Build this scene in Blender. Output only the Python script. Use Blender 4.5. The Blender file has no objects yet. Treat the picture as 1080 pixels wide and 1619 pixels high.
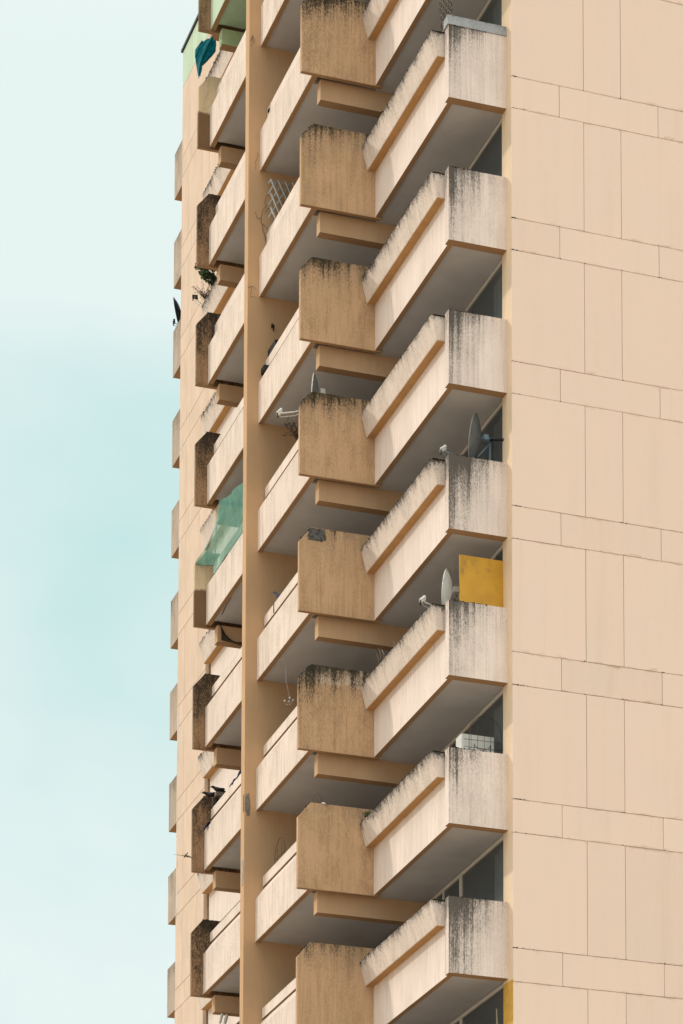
import bpy, bmesh, math, random
from mathutils import Vector, Matrix
random.seed(7)
scn = bpy.context.scene
col = scn.collection
R = math.radians

# ------------------------------------------------------------------ camera
ZO = 34.4            # height of the reference floor joint above the ground
cam_d = bpy.data.cameras.new('camera')
cam = bpy.data.objects.new('camera', cam_d); col.objects.link(cam); scn.camera = cam
cam_d.sensor_fit = 'HORIZONTAL'; cam_d.sensor_width = 36.0
cam_d.lens = 4661.35 / 1080 * 36.0
cam_d.shift_y = (2493.88 - 809.5) / 1080
cam_d.clip_start = 0.5; cam_d.clip_end = 6000
ya, pi_, ro = 0.324681, 0.095323, 0.0032298
fw = Vector((math.sin(ya)*math.cos(pi_), math.cos(ya)*math.cos(pi_), math.sin(pi_)))
rt = Vector((math.cos(ya), -math.sin(ya), 0)); up = rt.cross(fw)
r2 = math.cos(ro)*rt + math.sin(ro)*up; u2 = -math.sin(ro)*rt + math.cos(ro)*up
m = Matrix((r2, u2, -fw)).transposed().to_4x4()
m.translation = Vector((-19.6677, -48.7216, -32.7368 + ZO))
cam.matrix_world = m

# ------------------------------------------------------------------ sky and sun
SUN = Vector((-1.57, 1.12, 1.18)).normalized()
SUN_EL = math.asin(SUN.z); SUN_AZ = math.atan2(SUN.x, SUN.y)
w = bpy.data.worlds.new('World'); scn.world = w; w.use_nodes = True
nt = w.node_tree; nt.nodes.clear()
def N(t, **kw):
    n = nt.nodes.new(t)
    for k, v in kw.items(): setattr(n, k, v)
    return n
out = N('ShaderNodeOutputWorld')
sky = N('ShaderNodeTexSky', sky_type='NISHITA', sun_disc=False, sun_elevation=SUN_EL, sun_rotation=SUN_AZ,
        air_density=1.0, dust_density=2.5, ozone_density=1.0)
bg1 = N('ShaderNodeBackground'); bg1.inputs['Strength'].default_value = 0.05
nt.links.new(sky.outputs[0], bg1.inputs[0])
tc = N('ShaderNodeTexCoord')
mp = N('ShaderNodeMapping'); mp.inputs['Location'].default_value = (0.35, 0.2, 1.01); mp.inputs['Scale'].default_value = (1, 1, 1.5)
nt.links.new(tc.outputs['Generated'], mp.inputs[0])
nz = N('ShaderNodeTexNoise'); nz.inputs['Scale'].default_value = 4.6; nz.inputs['Detail'].default_value = 4.5; nz.inputs['Roughness'].default_value = .48
nt.links.new(mp.outputs[0], nz.inputs['Vector'])
cr = N('ShaderNodeValToRGB')
cr.color_ramp.elements[0].position = .36; cr.color_ramp.elements[0].color = (.535, .765, .75, 1)
cr.color_ramp.elements[1].position = .58; cr.color_ramp.elements[1].color = (.765, .87, .85, 1)
nt.links.new(nz.outputs[0], cr.inputs[0])
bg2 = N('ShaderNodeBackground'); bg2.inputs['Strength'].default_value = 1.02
# overcast zenith gradient, boosted and warmed out of view to brighten the walls
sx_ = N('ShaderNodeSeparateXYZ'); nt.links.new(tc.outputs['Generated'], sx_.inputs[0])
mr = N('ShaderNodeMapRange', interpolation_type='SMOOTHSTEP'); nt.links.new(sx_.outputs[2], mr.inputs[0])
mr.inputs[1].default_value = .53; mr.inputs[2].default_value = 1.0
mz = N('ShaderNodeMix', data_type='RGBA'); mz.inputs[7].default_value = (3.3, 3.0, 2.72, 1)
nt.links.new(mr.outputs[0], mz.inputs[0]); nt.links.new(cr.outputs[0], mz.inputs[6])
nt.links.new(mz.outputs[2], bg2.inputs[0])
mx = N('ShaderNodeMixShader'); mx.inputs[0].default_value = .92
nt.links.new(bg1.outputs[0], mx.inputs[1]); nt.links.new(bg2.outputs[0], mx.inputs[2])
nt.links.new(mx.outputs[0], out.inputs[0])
sl = bpy.data.lights.new('sun', 'SUN'); sl.energy = 1.15; sl.angle = R(1.6); sl.color = (1.0, .88, .74)
so = bpy.data.objects.new('sun', sl); col.objects.link(so)
so.rotation_euler = (-SUN).to_track_quat('-Z', 'Y').to_euler(); so.location = (0, 0, 90)
scn.view_settings.view_transform = 'Standard'; scn.view_settings.look = 'None'
scn.view_settings.exposure = 0.13; scn.view_settings.gamma = 1.0
scn.cycles.max_bounces = 8; scn.cycles.diffuse_bounces = 3

# ------------------------------------------------------------------ materials
class G:
    def __init__(s, name):
        s.m = bpy.data.materials.new(name); s.m.use_nodes = True
        s.t = s.m.node_tree; s.b = s.t.nodes['Principled BSDF']
        s.tc = s.t.nodes.new('ShaderNodeTexCoord'); s.oi = s.t.nodes.new('ShaderNodeObjectInfo')
        s.sep = s.t.nodes.new('ShaderNodeSeparateXYZ'); s.l(s.tc.outputs['Object'], s.sep.inputs[0])
        mu = s.math('MULTIPLY', s.oi.outputs['Random'], 61.7)
        cb = s.t.nodes.new('ShaderNodeCombineXYZ')
        for i in range(2): s.l(mu, cb.inputs[i])
        s.l(s.math('MULTIPLY', s.oi.outputs['Random'], 7.3), cb.inputs[2])
        ad = s.t.nodes.new('ShaderNodeVectorMath'); ad.operation = 'ADD'
        s.l(s.tc.outputs['Object'], ad.inputs[0]); s.l(cb.outputs[0], ad.inputs[1]); s.P = ad.outputs[0]
    def l(s, a, b):
        if isinstance(a, (int, float)): b.default_value = a
        elif isinstance(a, tuple): b.default_value = a
        else: s.t.links.new(a, b)
    def math(s, op, a, b=0.0, c=None, clamp=False):
        n = s.t.nodes.new('ShaderNodeMath'); n.operation = op; n.use_clamp = clamp
        s.l(a, n.inputs[0]); s.l(b, n.inputs[1])
        if c is not None: s.l(c, n.inputs[2])
        return n.outputs[0]
    def noise(s, sc, scale=1.0, det=4, rough=.55):
        v = s.t.nodes.new('ShaderNodeVectorMath'); v.operation = 'MULTIPLY'
        s.l(s.P, v.inputs[0]); v.inputs[1].default_value = sc
        n = s.t.nodes.new('ShaderNodeTexNoise'); n.inputs['Scale'].default_value = scale
        n.inputs['Detail'].default_value = det; n.inputs['Roughness'].default_value = rough
        s.l(v.outputs[0], n.inputs['Vector']); return n.outputs[0]
    def ramp(s, v, a, b, lo=0.0, hi=1.0, smooth=True):
        n = s.t.nodes.new('ShaderNodeMapRange'); n.interpolation_type = 'SMOOTHSTEP' if smooth else 'LINEAR'
        s.l(v, n.inputs[0])
        for i, q in enumerate((a, b, lo, hi)): n.inputs[i+1].default_value = q
        return n.outputs[0]
    def mix(s, f, a, b, mode='MIX'):
        n = s.t.nodes.new('ShaderNodeMix'); n.data_type = 'RGBA'; n.blend_type = mode
        s.l(f, n.inputs[0])
        for q, i in ((a, 6), (b, 7)):
            if isinstance(q, tuple): n.inputs[i].default_value = (*q, 1) if len(q) == 3 else q
            else: s.l(q, n.inputs[i])
        return n.outputs[2]
    def bump(s, h, dist=.01, st=.5):
        n = s.t.nodes.new('ShaderNodeBump'); n.inputs['Distance'].default_value = dist; n.inputs['Strength'].default_value = st
        s.l(h, n.inputs['Height']); s.l(n.outputs[0], s.b.inputs['Normal'])

def weathered(name, base, var=None, ztop=1.5, drip=.5, kt=.5, ks=0., sx=(-1.2, 0.), thr=.95, wid=.25, maxs=.9,
              stain=(.022, .02, .016), grain=.10, grime=.25, grimec=(.30, .22, .15), freq=11., rough=.9, speck=.45, bump=.004,
              fade=None, sided=0., zf=1.0, vary=0., wst=.55):
    """painted concrete: board grain, soft grime, and black mould running down from the top edge"""
    g = G(name)
    var = var or tuple(c*.90 for c in base)
    big = g.noise((1, 1, .6), 1.3, 4)
    colr = g.mix(g.ramp(big, .3, .7), base, var)
    if fade:
        fz = g.math('ADD', g.sep.outputs['Z'], g.math('MULTIPLY', g.math('SUBTRACT', g.noise((4, 4, 4), 1, 5, .65), .5), fade[3]))
        colr = g.mix(g.ramp(fz, fade[0], fade[1], 0, 1), colr, fade[2])
    sp = g.noise((48, 48, 20), 1, 4, .68)
    sp2 = g.noise((120, 120, 45), 1, 2, .6)
    lines = g.noise((26, 26, .7), 1, 4, .7)
    ln = g.math('ADD', lines, g.math('MULTIPLY', g.math('SUBTRACT', sp, .5), .25))
    colr = g.mix(g.ramp(ln, .46, .72, 0, grain*2.2), colr, (.62, .52, .43), 'MULTIPLY')
    st1 = g.noise((freq, freq, zf), 1, 6, .68)
    bl = g.noise((2.6, 2.6, 1.6), 1, 7, .7)
    gr = g.noise((freq*.55, freq*.55, .8), 1, 6, .68)
    gm = g.math('ADD', g.math('ADD', g.math('MULTIPLY', gr, .6), g.math('MULTIPLY', bl, .4)), g.math('MULTIPLY', g.math('SUBTRACT', sp, .5), .55))
    colr = g.mix(g.ramp(gm, .44, .70, 0, grime), colr, grimec, 'MIX')
    zr = g.math('SUBTRACT', ztop, g.sep.outputs['Z'])
    top2 = g.math('POWER', g.ramp(zr, 0., drip, 1., 0., False), 1.6)
    mm = g.math('ADD', g.math('ADD', g.math('MULTIPLY', st1, wst), g.math('MULTIPLY', bl, 1-wst)), g.math('MULTIPLY', top2, kt))
    if ks:
        mm = g.math('ADD', mm, g.math('MULTIPLY', g.ramp(g.sep.outputs['X'], sx[0], sx[1], 1., 0., False), ks))
    if vary: mm = g.math('ADD', mm, g.math('MULTIPLY', g.math('SUBTRACT', g.oi.outputs['Random'], .5), vary))
    if sided:   # the side that sun and wind keep dry carries less mould
        sn = g.t.nodes.new('ShaderNodeSeparateXYZ'); g.l(g.tc.outputs['Normal'], sn.inputs[0])
        mm = g.math('SUBTRACT', mm, g.math('MULTIPLY', g.ramp(sn.outputs[0], -.9, -.4, 1, 0), sided))
    mm = g.math('ADD', mm, g.math('MULTIPLY', g.math('SUBTRACT', sp, .5), speck*1.3))
    mm = g.math('ADD', mm, g.math('MULTIPLY', g.math('SUBTRACT', sp2, .5), speck))
    halo = g.mix(g.ramp(mm, thr-wid*2.2, thr+wid*.6, 0, maxs*.55), colr, tuple(.45*c+.5*q for c, q in zip(base, stain)))
    colr = g.mix(g.ramp(mm, thr-wid*.6, thr+wid, 0, maxs), halo, stain)
    g.l(colr, g.b.inputs['Base Color']); g.b.inputs['Roughness'].default_value = rough
    g.b.inputs['Specular IOR Level'].default_value = .25
    g.bump(g.math('ADD', sp, lines), bump, .6)
    return g.m

def plain(name, c, rough=.6, metal=0., var=.12, scale=6., spec=.4):
    g = G(name)
    n = g.noise((1, 1, 1), scale, 4)
    g.l(g.mix(g.ramp(n, .3, .7), c, tuple(q*(1-var) for q in c)), g.b.inputs['Base Color'])
    g.b.inputs['Roughness'].default_value = rough; g.b.inputs['Metallic'].default_value = metal
    g.b.inputs['Specular IOR Level'].default_value = spec
    return g.m

CREAM = (.87, .665, .55); PINK = (.87, .745, .69); OCHRE = (.63, .415, .255)
M = {}
def cream_panel():
    g = G('cream_panel')
    big = g.noise((1, 1, .7), .9, 4)
    c = g.mix(g.ramp(big, .3, .72), CREAM, (.83, .665, .56))
    c = g.mix(g.ramp(g.noise((7, 7, .5), 1, 4), .5, .85, 0, .22), c, (.76, .57, .44))
    c = g.mix(g.ramp(g.noise((1, 1, 1), 38, 2), .73, .80, 0, .45), c, (.35, .25, .18))
    # uneven dirt along the open joints
    zz = g.sep.outputs['Z']; d = None
    for q in (0., .6295, .6295-2.8):
        e = g.math('ABSOLUTE', g.math('SUBTRACT', zz, q)); d = e if d is None else g.math('MINIMUM', d, e)
    dm = g.math('SUBTRACT', g.noise((3, 3, 6), 1, 6, .7), g.math('MULTIPLY', d, 3.2))
    c = g.mix(g.ramp(dm, .38, .62, 0, .8), c, (.50, .34, .22))
    c = g.mix(g.ramp(g.noise((4, 4, .22), 1, 5, .65), .48, .72, 0, .28), c, (.70, .52, .39))
    c = g.mix(g.ramp(g.noise((1, 1, 1), 3.1, 6, .7), .50, .75, 0, .35), c, (.86, .66, .58))
    hs = g.t.nodes.new('ShaderNodeHueSaturation'); g.l(g.ramp(g.oi.outputs['Random'], 0, 1, .96, 1.03, False), hs.inputs['Value']); g.l(c, hs.inputs['Color']); c = hs.outputs[0]
    tint = g.math('MULTIPLY', g.math('FRACT', g.math('MULTIPLY', g.oi.outputs['Random'], 7.77)), .8)
    c = g.mix(tint, c, (.845, .66, .55))
    g.l(c, g.b.inputs['Base Color']); g.b.inputs['Roughness'].default_value = .85; g.b.inputs['Specular IOR Level'].default_value = .25
    g.bump(g.noise((1, 1, 1), 30, 4), .004, .4)
    return g.m
M['cream'] = cream_panel()
M['creamfar'] = weathered('far_cream_paint', (.73, .57, .455), ztop=100, thr=2.2, grain=.14, grime=.34, grimec=(.60, .45, .33), freq=8)
M['reveal'] = weathered('cream_reveal', (.88, .68, .49), thr=1.6, grime=.1, grain=.04)
M['joint'] = plain('joint_mortar', (.44, .30, .20), .95, var=.5, scale=9)
M['end'] = weathered('end_panel_paint', PINK, ztop=1.55, drip=1.3, kt=.30, ks=.40, sx=(-1.17, -.2), thr=.90, wid=.17, maxs=.88, stain=(.035, .031, .026), zf=.32, vary=.24, wst=.72, grain=.16, grime=.26, grimec=(.44, .36, .30), freq=13, sided=.22, speck=.34)
M['strip'] = weathered('parapet_paint', PINK, thr=1.7, grain=.22, grime=.12, grimec=(.55, .43, .35))
M['stripB'] = weathered('outer_parapet_paint', (.83, .705, .635), ztop=1.30, drip=.75, kt=.26, thr=.86, wid=.18, maxs=.68, vary=.10, grain=.28, grime=.48, grimec=(.46, .37, .29), freq=16)
M['rail'] = weathered('rail_paint', (.84, .715, .645), ztop=1.55, drip=.2, kt=.12, thr=.86, wid=.18, maxs=.6, grain=.15, grime=.30, grimec=(.44, .35, .28))
M['lip'] = weathered('planter_paint', (.82, .70, .635), ztop=1.54, drip=.40, kt=.42, thr=.82, wid=.16, maxs=.94, vary=.14, grain=.16, grime=.52, grimec=(.44, .35, .285), freq=12)
PB = dict(ztop=1.86, drip=1.2, zf=.28, kt=.40, ks=.13, vary=.26, wst=.66, sx=(-2.7, -1.5), wid=.13, maxs=.93, stain=(.016, .018, .011), grain=.2, grime=.75, grimec=(.34, .215, .12), freq=8, speck=.38)
M['panelB'] = weathered('ochre_side_panel', OCHRE, thr=.80, **PB)
M['panelB_plain'] = weathered('ochre_side_panel_cleaner', OCHRE, thr=1.0, **PB)
M['panelB_faded'] = weathered('ochre_side_panel_faded', OCHRE, thr=.88, fade=(1.42, 1.55, (.74, .58, .46), .35), **PB)
PD = dict(ztop=1.86, drip=2.2, kt=.30, wid=.2, maxs=.93, grain=.4, grime=.85, grimec=(.14, .085, .05), freq=7, speck=.6)
M['endD'] = weathered('brown_end_panel', (.40, .27, .18), ztop=1.55, drip=2, kt=.2, thr=.74, wid=.2, maxs=.85, grain=.3, grime=.7, grimec=(.16, .10, .065))
M['panelD'] = weathered('mould_side_panel', (.42, .26, .15), thr=.63, **PD)
M['panelD_repaint'] = weathered('part_repainted_side_panel', (.20, .12, .065), ztop=.9, drip=3, kt=0, wid=.12, thr=.70, maxs=.7, grain=.2, grime=.10, grimec=(.14, .085, .05), freq=7, fade=(.90, .98, (.66, .53, .36), .25))
M['ochre'] = weathered('ochre_paint', OCHRE, ztop=100, thr=2.2, grain=.06, grime=.14, grimec=(.46, .31, .19))
M['fin'] = weathered('fin_ochre_paint', (.60, .385, .225), ztop=200, thr=2.2, grain=.05, grime=.16, grimec=(.50, .34, .21))
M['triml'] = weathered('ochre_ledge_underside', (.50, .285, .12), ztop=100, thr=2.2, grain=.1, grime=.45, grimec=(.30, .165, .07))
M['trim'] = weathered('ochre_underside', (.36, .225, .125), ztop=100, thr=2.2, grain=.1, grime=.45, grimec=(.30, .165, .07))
M['soffit'] = weathered('soffit_whitewash', (.52, .52, .545), ztop=100, thr=2.2, grain=.03, grime=.16, grimec=(.36, .33, .30), freq=3)
M['endfar'] = weathered('far_end_panel_paint', (.55, .45, .37), ztop=1.45, drip=1.2, kt=.2, vary=.1, thr=.70, wid=.2, maxs=.75, grain=.3, grime=.7, grimec=(.32, .25, .19))
M['greenwall'] = weathered('pale_green_paint', (.56, .70, .55), thr=1.7, grain=.15, grime=.15, grimec=(.4, .45, .33))
M['greensoffit'] = plain('green_soffit', (.42, .60, .45), .9)
M['greenbeam'] = plain('green_beam', (.50, .62, .38), .85)
M['frame'] = plain('window_aluminium', (.62, .60, .56), .5, var=.1)
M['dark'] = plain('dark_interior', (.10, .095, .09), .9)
M['white'] = plain('white_enamel', (.80, .80, .78), .4, var=.08)
M['grey'] = plain('grey_enamel', (.30, .31, .33), .5, var=.15)
M['zinc'] = weathered('zinc_sheet', (.42, .44, .47), ztop=1.75, drip=.2, kt=.2, thr=.72, wid=.2, maxs=.9, grain=.1, grime=.4, grimec=(.2, .2, .22), rough=.6)
M['black'] = plain('black_plastic', (.015, .016, .02), .5, var=.3)
M['wire'] = plain('rusty_wire', (.07, .055, .045), .7, var=.3)
M['moss'] = plain('moss', (.035, .033, .02), 1.0, var=.5, scale=40)
M['concrete'] = plain('broken_concrete', (.30, .25, .21), .95, var=.6, scale=45)
M['baregrey'] = plain('bare_dark_concrete', (.16, .155, .15), .95, var=.7, scale=14)
M['palegrit'] = plain('pale_broken_concrete', (.55, .52, .49), .95, var=.7, scale=60)
M['peel'] = plain('peeled_whitewash', (.72, .68, .64), .95, var=.25, scale=20)
M['yellowpaint'] = plain('yellow_ochre_paint', (.75, .43, .08), .8, var=.2)
M['bluepaint'] = plain('faded_blue_paint', (.22, .32, .42), .55, var=.2)
M['greywood'] = plain('grey_wood', (.62, .62, .63), .85, var=.25)
M['twig'] = plain('dry_twig', (.07, .045, .03), .9, var=.4, scale=30)
M['straw'] = plain('straw', (.45, .38, .24), .8)
M['pigeon'] = plain('pigeon_plumage', (.10, .125, .18), .6, var=.4, scale=25); M['pigeondark'] = plain('pigeon_wing', (.06, .075, .11), .6, var=.3, scale=25)
M['crow'] = plain('crow_plumage', (.009, .009, .012), .45, var=.4, scale=25)
M['navy'] = plain('navy_cloth', (.02, .035, .12), .85, var=.6, scale=14)
M['darkcloth'] = plain('dark_plastic_sheet', (.16, .11, .07), .6, var=.4)
M['blackgloss'] = plain('black_bead', (.02, .018, .016), .15); M['pearl'] = plain('glass_bead', (.75, .70, .62), .12)
def leafmat(nm, a, b):
    g = G(nm); g.l(g.mix(g.ramp(g.noise((1, 1, 1), 18, 3), .35, .65), a, b), g.b.inputs['Base Color']); g.b.inputs['Roughness'].default_value = .55
    return g.m
M['leaf'] = leafmat('green_leaf', (.022, .055, .015), (.06, .11, .03)); M['leafdull'] = leafmat('dull_leaf', (.07, .08, .025), (.12, .11, .04))
M['teal'] = leafmat('teal_cloth', (.0, .18, .235), (.0, .30, .37)); M['teal'].node_tree.nodes['Principled BSDF'].inputs['Roughness'].default_value = .8
def yboard():
    g = G('yellow_board_paint')
    c = g.mix(g.ramp(g.noise((1, 1, 1), 2.2, 4), .35, .7), (.62, .33, .022), (.55, .28, .02))
    c = g.mix(g.ramp(g.noise((2, 2, 1.2), 1.6, 7, .72), .52, .72, 0, .75), c, (.22, .13, .03))
    g.l(c, g.b.inputs['Base Color']); g.b.inputs['Roughness'].default_value = .6
    return g.m
M['yellowboard'] = yboard()
def netmat():
    g = G('shade_net'); n = g.noise((1, 1, 1), 5, 3)
    g.l(g.mix(g.ramp(n, .3, .7), (.07, .27, .21), (.13, .38, .30)), g.b.inputs['Base Color']); g.b.inputs['Roughness'].default_value = .8
    g.b.inputs['Alpha'].default_value = .60
    return g.m
M['net'] = netmat()
def glass():
    g = G('window_glass')
    n = g.noise((1, 1, 1), 1.2, 2)
    g.l(g.mix(g.ramp(n, .3, .7), (.10, .122, .13), (.14, .165, .175)), g.b.inputs['Base Color'])
    g.b.inputs['Roughness'].default_value = .08; g.b.inputs['Specular IOR Level'].default_value = .6; g.b.inputs['Alpha'].default_value = .38
    return g.m
M['glass'] = glass()
M['curtain'] = plain('pale_curtain', (.66, .70, .72), .9)

# ------------------------------------------------------------------ mesh helpers
class MB:
    def __init__(s): s.bm = bmesh.new()
    def box(s, x0, x1, y0, y1, z0, z1, mi=0, mbot=None):
        v = [s.bm.verts.new(p) for p in ((x0,y0,z0),(x1,y0,z0),(x1,y1,z0),(x0,y1,z0),(x0,y0,z1),(x1,y0,z1),(x1,y1,z1),(x0,y1,z1))]
        for i, q in enumerate(((3,2,1,0),(4,5,6,7),(0,1,5,4),(1,2,6,5),(2,3,7,6),(3,0,4,7))):
            f = s.bm.faces.new([v[k] for k in q]); f.material_index = mbot if (i == 0 and mbot is not None) else mi
        return s
    def prism_y(s, pts, y0, y1, mi=0, mbot=None):
        """profile of (x, z) points, any winding, pulled along y"""
        a = [s.bm.verts.new((x, y0, z)) for x, z in pts]; b = [s.bm.verts.new((x, y1, z)) for x, z in pts]
        n = len(pts); fs = [s.bm.faces.new(a), s.bm.faces.new(b[::-1])]
        for i in range(n): fs.append(s.bm.faces.new((a[i], b[i], b[(i+1) % n], a[(i+1) % n])))
        bmesh.ops.recalc_face_normals(s.bm, faces=fs)
        for f in fs:
            f.normal_update(); f.material_index = mbot if (mbot is not None and f.normal.z < -.6) else mi
        return s
    def bevel(s, w=.008):
        es = [e for e in s.bm.edges if len(e.link_faces) == 2 and e.calc_face_angle(0) > .5]
        bmesh.ops.bevel(s.bm, geom=es, offset=w, segments=2, affect='EDGES', profile=.6)
        return s
    def tube(s, pts, r, seg=6, mi=0, cap=True, taper=None):
        pts = [Vector(p) for p in pts]; rings = []
        for i, p in enumerate(pts):
            d = (pts[min(i+1, len(pts)-1)] - pts[max(i-1, 0)]).normalized()
            a = d.orthogonal().normalized() if i == 0 else (ax - d*ax.dot(d)).normalized()
            ax = a; bb = d.cross(a); rr = r if taper is None else r + (taper-r)*i/(len(pts)-1)
            rings.append([s.bm.verts.new(p + (a*math.cos(t) + bb*math.sin(t))*rr) for t in [k*2*math.pi/seg for k in range(seg)]])
        for A, B in zip(rings, rings[1:]):
            for k in range(seg):
                f = s.bm.faces.new((A[k], A[(k+1) % seg], B[(k+1) % seg], B[k])); f.material_index = mi; f.smooth = True
        if cap:
            for q in (rings[0][::-1], rings[-1]): s.bm.faces.new(q).material_index = mi
        return s
    def ball(s, c, rad, mi=0, sub=2, rot=None):
        r = bmesh.ops.create_icosphere(s.bm, subdivisions=sub, radius=1)
        mt = Matrix.Diagonal(Vector(rad)) if not isinstance(rad, (int, float)) else Matrix.Diagonal(Vector((rad,)*3))
        for v in r['verts']:
            v.co = mt @ v.co
            if rot: v.co = rot @ v.co
            v.co += Vector(c)
            for f in v.link_faces: f.smooth = True; f.material_index = mi
        return s
    def mesh(s, name, mats):
        me = bpy.data.meshes.new(name); s.bm.to_mesh(me); s.bm.free()
        for q in (mats if isinstance(mats, (list, tuple)) else [mats]): me.materials.append(M[q] if isinstance(q, str) else q)
        return me
def put(name, me, parent=None, loc=(0, 0, 0), rot=None):
    o = bpy.data.objects.new(name, me); col.objects.link(o); o.location = loc
    if parent: o.parent = parent
    if rot: o.rotation_euler = rot
    return o
def tag(o, label, cat, group=None):
    o['label'] = label; o['category'] = cat
    if group: o['group'] = group
    return o
def empty(name, loc=(0, 0, 0)): return put(name, None, None, loc)
def struct(o): o['kind'] = 'structure'; return o

# ------------------------------------------------------------------ ground
def ground_mat():
    g = G('paved_ground')
    n = g.noise((1, 1, 1), .08, 5)
    g.l(g.mix(g.ramp(n, .3, .7), (.42, .34, .25), (.34, .275, .20)), g.b.inputs['Base Color']); g.b.inputs['Roughness'].default_value = .95
    return g.m
gm = bpy.data.meshes.new('ground'); S = 3000
gm.from_pydata([(-S, -S, 0), (S, -S, 0), (S, S, 0), (-S, S, 0)], [], [(0, 1, 2, 3)]); gm.materials.append(ground_mat())
struct(put('ground', gm))

# ------------------------------------------------------------------ near tower
H = 2.8; KT, KB = -4, 7            # storeys that are built out
TOP = ZO + 5*H + .6
tower = empty('apartment_tower')
tag(tower, 'tall beige and ochre concrete apartment tower with stacked stained balconies filling the view', 'building')
xS, xA, xP = -2.425, -1.12, -2.693
# solid core behind the rooms and the two end walls
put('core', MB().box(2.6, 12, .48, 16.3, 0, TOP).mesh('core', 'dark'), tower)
ew = put('end_wall', MB().box(.004, 12, .03, .479, 0, TOP, 0).mesh('end_wall', ['joint']), tower)
put('reveal_strip', MB().box(0.0, .003, .0455, .479, 0, TOP).mesh('reveal_strip', 'reveal'), tower)
put('far_end_wall', MB().box(.0, 12, 16.3, 16.77, 0, TOP).mesh('far_end_wall', 'reveal'), tower)
put('roof_slab', MB().box(-.1, 12.1, -.1, 16.9, TOP, TOP+.5).mesh('roof_slab', 'reveal'), tower)
put('fin_wall', MB().box(-2.672, 2.5, 8.259, 8.5085, 0, TOP).bevel(.012).mesh('fin_wall', 'fin'), tower)
# facing panels of the end wall: tall panels between narrow floor bands, open joints between them
E_UP = .6295; gap = .005
def face_panel(name, x0, x1, z0, z1, th=.045): return MB().box(x0+gap, x1-gap, 0, th, z0+gap, z1-gap).bevel(.004).mesh(name, 'cream')
main_x = [0-gap, 1.4733, 2.2416, 3.79, 4.56, 6.1, 6.87, 9.0, 12.0]; band_x = [0-gap, .9755, 3.0175, 5.06, 7.1, 9.2, 12.0]
mains = [face_panel('facing_panel', a, b, E_UP-H, 0) for a, b in zip(main_x, main_x[1:])]
bands = [face_panel('band_panel', a, b, 0, E_UP) for a, b in zip(band_x, band_x[1:])]
for k in range(KT, KB+1):
    for i, me in enumerate(mains): put('facing_panel', me, ew, (0, random.uniform(-.002, .002), ZO - k*H))
    for i, me in enumerate(bands): put('band_panel', me, ew, (0, random.uniform(-.002, .002), ZO - k*H))
lowz = ZO - KB*H + E_UP - H
put('lower_facing', MB().box(0, 12, .002, .045, 0, lowz).mesh('lower_facing', 'cream'), ew)
put('upper_facing', MB().box(0, 12, .002, .045, ZO-KT*H+E_UP, TOP-.002).mesh('upper_facing', 'cream'), ew)

def moss_mesh(lines, n, seed, rmin=.006, rmax=.02):
    """little clumps sitting along top edges"""
    rnd = random.Random(seed); b = MB()
    for _ in range(n):
        a, c = rnd.choice(lines); t = rnd.random()**rnd.choice((.6, 1, 1.4)); p = Vector(a).lerp(Vector(c), t)
        r = rnd.uniform(rmin, rmax)
        b.ball(p + Vector((rnd.uniform(-.012, .012), rnd.uniform(-.01, .01), rnd.uniform(-.004, .006))), (r*1.3, r*1.3, r*.8), 0, 1)
    return b.mesh('moss', 'moss')
def frame_mesh(y0, y1, mull, z0=.34, z1=2.94):
    b = MB()
    def bar(a0, a1, c0, c1): b.box(.042, .10, a0, a1, c0, c1)
    bar(y0, y0+.05, z0, z1); bar(y1-.05, y1, z0, z1); bar(y0+.05, y1-.05, z1-.07, z1); bar(y0+.05, y1-.05, z0, z0+.08)
    for q in mull: bar(q-.03, q+.03, z0+.08, z1-.07)
    return b.bevel(.005).mesh('window_frame', 'frame')
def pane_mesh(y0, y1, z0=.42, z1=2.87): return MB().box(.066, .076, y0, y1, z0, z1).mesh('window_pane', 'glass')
# bay meshes -------------------------------------------------------------
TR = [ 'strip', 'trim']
def lipprof(): return [(-1.4215, 1.533), (-1.2997, 1.0617), (xA, 1.0617), (xA, 1.533)]
def parB(): return [(xS, .151), (xS, 1.046), (-2.272, 1.278), (-2.21, 1.278), (-2.21, 1.50), (-2.13, 1.50), (-2.13, .30), (-2.31, .30), (-2.31, .151)]
def panelpoly(): return [(xP, .103), (xP, 1.527), (-2.4316, 1.843), (-.98, 1.843), (-.98, .103)]
ME = {}
ME['A'] = dict(
  slab=MB().box(-1.03, 2.6, .437, 4.757, .16, .33).mesh('slab', 'soffit'),
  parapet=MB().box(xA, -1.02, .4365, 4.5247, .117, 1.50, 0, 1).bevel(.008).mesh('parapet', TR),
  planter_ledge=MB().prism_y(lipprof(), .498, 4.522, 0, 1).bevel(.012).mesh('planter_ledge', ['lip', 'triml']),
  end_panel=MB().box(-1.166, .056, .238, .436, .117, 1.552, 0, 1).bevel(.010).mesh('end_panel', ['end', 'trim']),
  frame=frame_mesh(.482, 4.5, (2.77, 2.84, 3.76)), panes=[(.53, 2.74), (2.87, 3.73), (3.79, 4.45)])
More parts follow.
